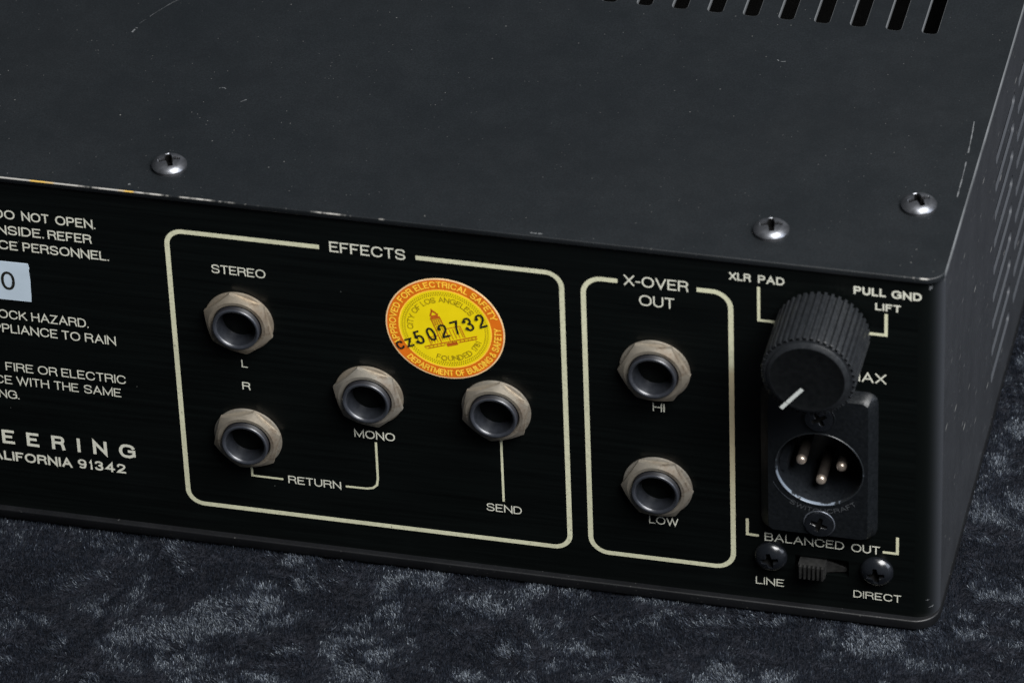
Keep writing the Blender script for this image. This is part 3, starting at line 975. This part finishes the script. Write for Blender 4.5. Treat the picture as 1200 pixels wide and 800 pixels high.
# ------------------------------------------------------------------ round sticker
SX, SZ, SR, SA = -103.05, 62.05, 12.63, 20.0
g = G()
g.rev([(SR, 0.01), (SR, 0.10), (SR - 0.28, 0.12)], 128, 1)
g.rev([(SR - 0.28, 0.12), (9.9, 0.12)], 128, 0)
g.rev([(9.9, 0.12), (9.9, 0.122), (9.65, 0.122)], 128, 2)
g.rev([(9.65, 0.122), (4, 0.122), (0.4, 0.122)], 128, 3, close=True)
stk = link('sticker', g.mesh('sticker', [M['orange'], M['paperedge'], M['gold'], M['yellow']], 30), unit, (SX, 0, SZ))
rot = (0, -math.radians(SA), 0)
g = G()
arc_text(g, 'APPROVED FOR ELECTRICAL SAFETY', 0, 0, 10.42, 93, 188, 1.5, 0.26, 0.14)
arc_text(g, 'DEPARTMENT OF BUILDING & SAFETY', 0, 0, 10.42, -84, 144, 1.5, 0.26, 0.14, outward=False)
link('ring_lettering', mesh_from('ring_lettering', g.v, g.f, M['gold']), stk, (0, 0, 0), rot)
g = G()
arc_text(g, 'CITY OF LOS ANGELES', 0, 0, 6.75, 92, 150, 1.3, 0.17, 0.14)
arc_text(g, 'FOUNDED 1781', 0, 0, 6.75, -82, 88, 1.3, 0.17, 0.14, outward=False)
for i in range(110):
    a = math.radians(i * 360 / 110)
    for r0, r1, o_ in ((8.42, 8.75, 0.0), (8.92, 9.25, 0.5)):
        aa = a + math.radians(o_ * 360 / 110)
        ribbon(g, [(r0 * math.cos(aa), r0 * math.sin(aa)), (r1 * math.cos(aa), r1 * math.sin(aa))], 0.20, 0.14)
link('inner_lettering', mesh_from('inner_lettering', g.v, g.f, M['olive']), stk, (0, 0, 0), rot)
# tower of the seal, drawn in line
g = G()
def sl(pts, t=0.16, q=0): ribbon(g, pts, t * 1.1, 0.14 + q * 0.02)
tx = -1.0
sl([(tx - 1.0, -3.0), (tx - 1.0, 3.0)], 0.2); sl([(tx + 1.0, -3.0), (tx + 1.0, 3.0)], 0.2)
for i in range(3): sl([(tx - 0.5 + i * 0.5, -2.6), (tx - 0.5 + i * 0.5, 2.6)], 0.1, 1)
sl([(tx - 1.1, 3.1), (tx + 1.1, 3.1)], 0.5, 2); sl([(tx - 0.8, 3.6), (tx + 0.8, 3.6)], 0.4, 1)
sl([(tx - 0.9, 3.7), (tx, 5.0), (tx + 0.9, 3.7)], 0.35); sl([(tx, 4.6), (tx, 5.5)], 0.14, 2)
for i in range(3): sl([(tx - 1.0, 2.6 - i * 0.5), (tx + 1.0, 2.6 - i * 0.5)], 0.12, 2)
sl([(tx + 1.1, 0.0), (3.4, 0.0), (3.4, -3.0)], 0.16); sl([(tx - 1.1, -1.2), (-4.4, -1.2), (-4.4, -3.0)], 0.16)
for i in range(4): sl([(tx + 1.8 + i * 0.75, -0.3), (tx + 1.8 + i * 0.75, -2.8)], 0.12, 1)
for i in range(4): sl([(-4.0 + i * 0.65, -1.5), (-4.0 + i * 0.65, -2.8)], 0.12, 1)
sl([(-6.0, -3.2), (6.0, -3.2)], 0.22, 1); sl([(-5.6, -3.8), (-1.6, -3.8)], 0.2, 1); sl([(1.6, -3.8), (5.8, -3.8)], 0.2, 1)
for i in range(14): sl([(-5.8 + i * 0.88, -3.3), (-5.8 + i * 0.88, -3.75)], 0.1, 2)
sl([(-1.2, -3.9), (1.3, -3.9)], 0.75)
link('seal_drawing', mesh_from('seal_drawing', g.v, g.f, M['brown']), stk, (0, 0, 0), rot)
# stamped serial, its own tilt, thick and thin strokes
g = G()
ca, sa = math.cos(math.radians(24.0)), math.sin(math.radians(24.0))
ox, oz = -113.2 - SX, 55.4 - SZ
def stamp(ch, u, wdt, h, t):
    st, w_ = layout(ch, h, t)
    kx = wdt / w_
    for i, pl in enumerate(st):
        ribbon(g, [(ox + ca * (u + p[0] * kx) - sa * p[1], oz + sa * (u + p[0] * kx) + ca * p[1]) for p in pl], t, 0.22 + 0.02 * (i % 3))
stamp('C', 0.1, 1.6, 2.1, 0.42); stamp('Z', 2.3, 1.6, 2.1, 0.42)
for i, ch in enumerate('502732'):
    stamp(ch, 4.8 + 2.93 * i, 1.75, 3.35, 0.45)
    for (px_, pz_) in {'2': [(0.10, 0.72)], '3': [(0.12, 0.76), (0.12, 0.24)], '5': [(0.12, 0.22)]}.get(ch, []):
        u, v = 4.8 + 2.93 * i + px_ * 1.75, pz_ * 3.35       # round ends of the numbering-machine figures
        c0, c1 = ox + ca * u - sa * v, oz + sa * u + ca * v
        g.add([(c0 + 0.40 * math.cos(q), -0.30, c1 + 0.40 * math.sin(q)) for q in [2 * PI * j / 12 for j in range(12)]], [tuple(range(12))])
link('serial_number', mesh_from('serial_number', g.v, g.f, M['ink']), stk)
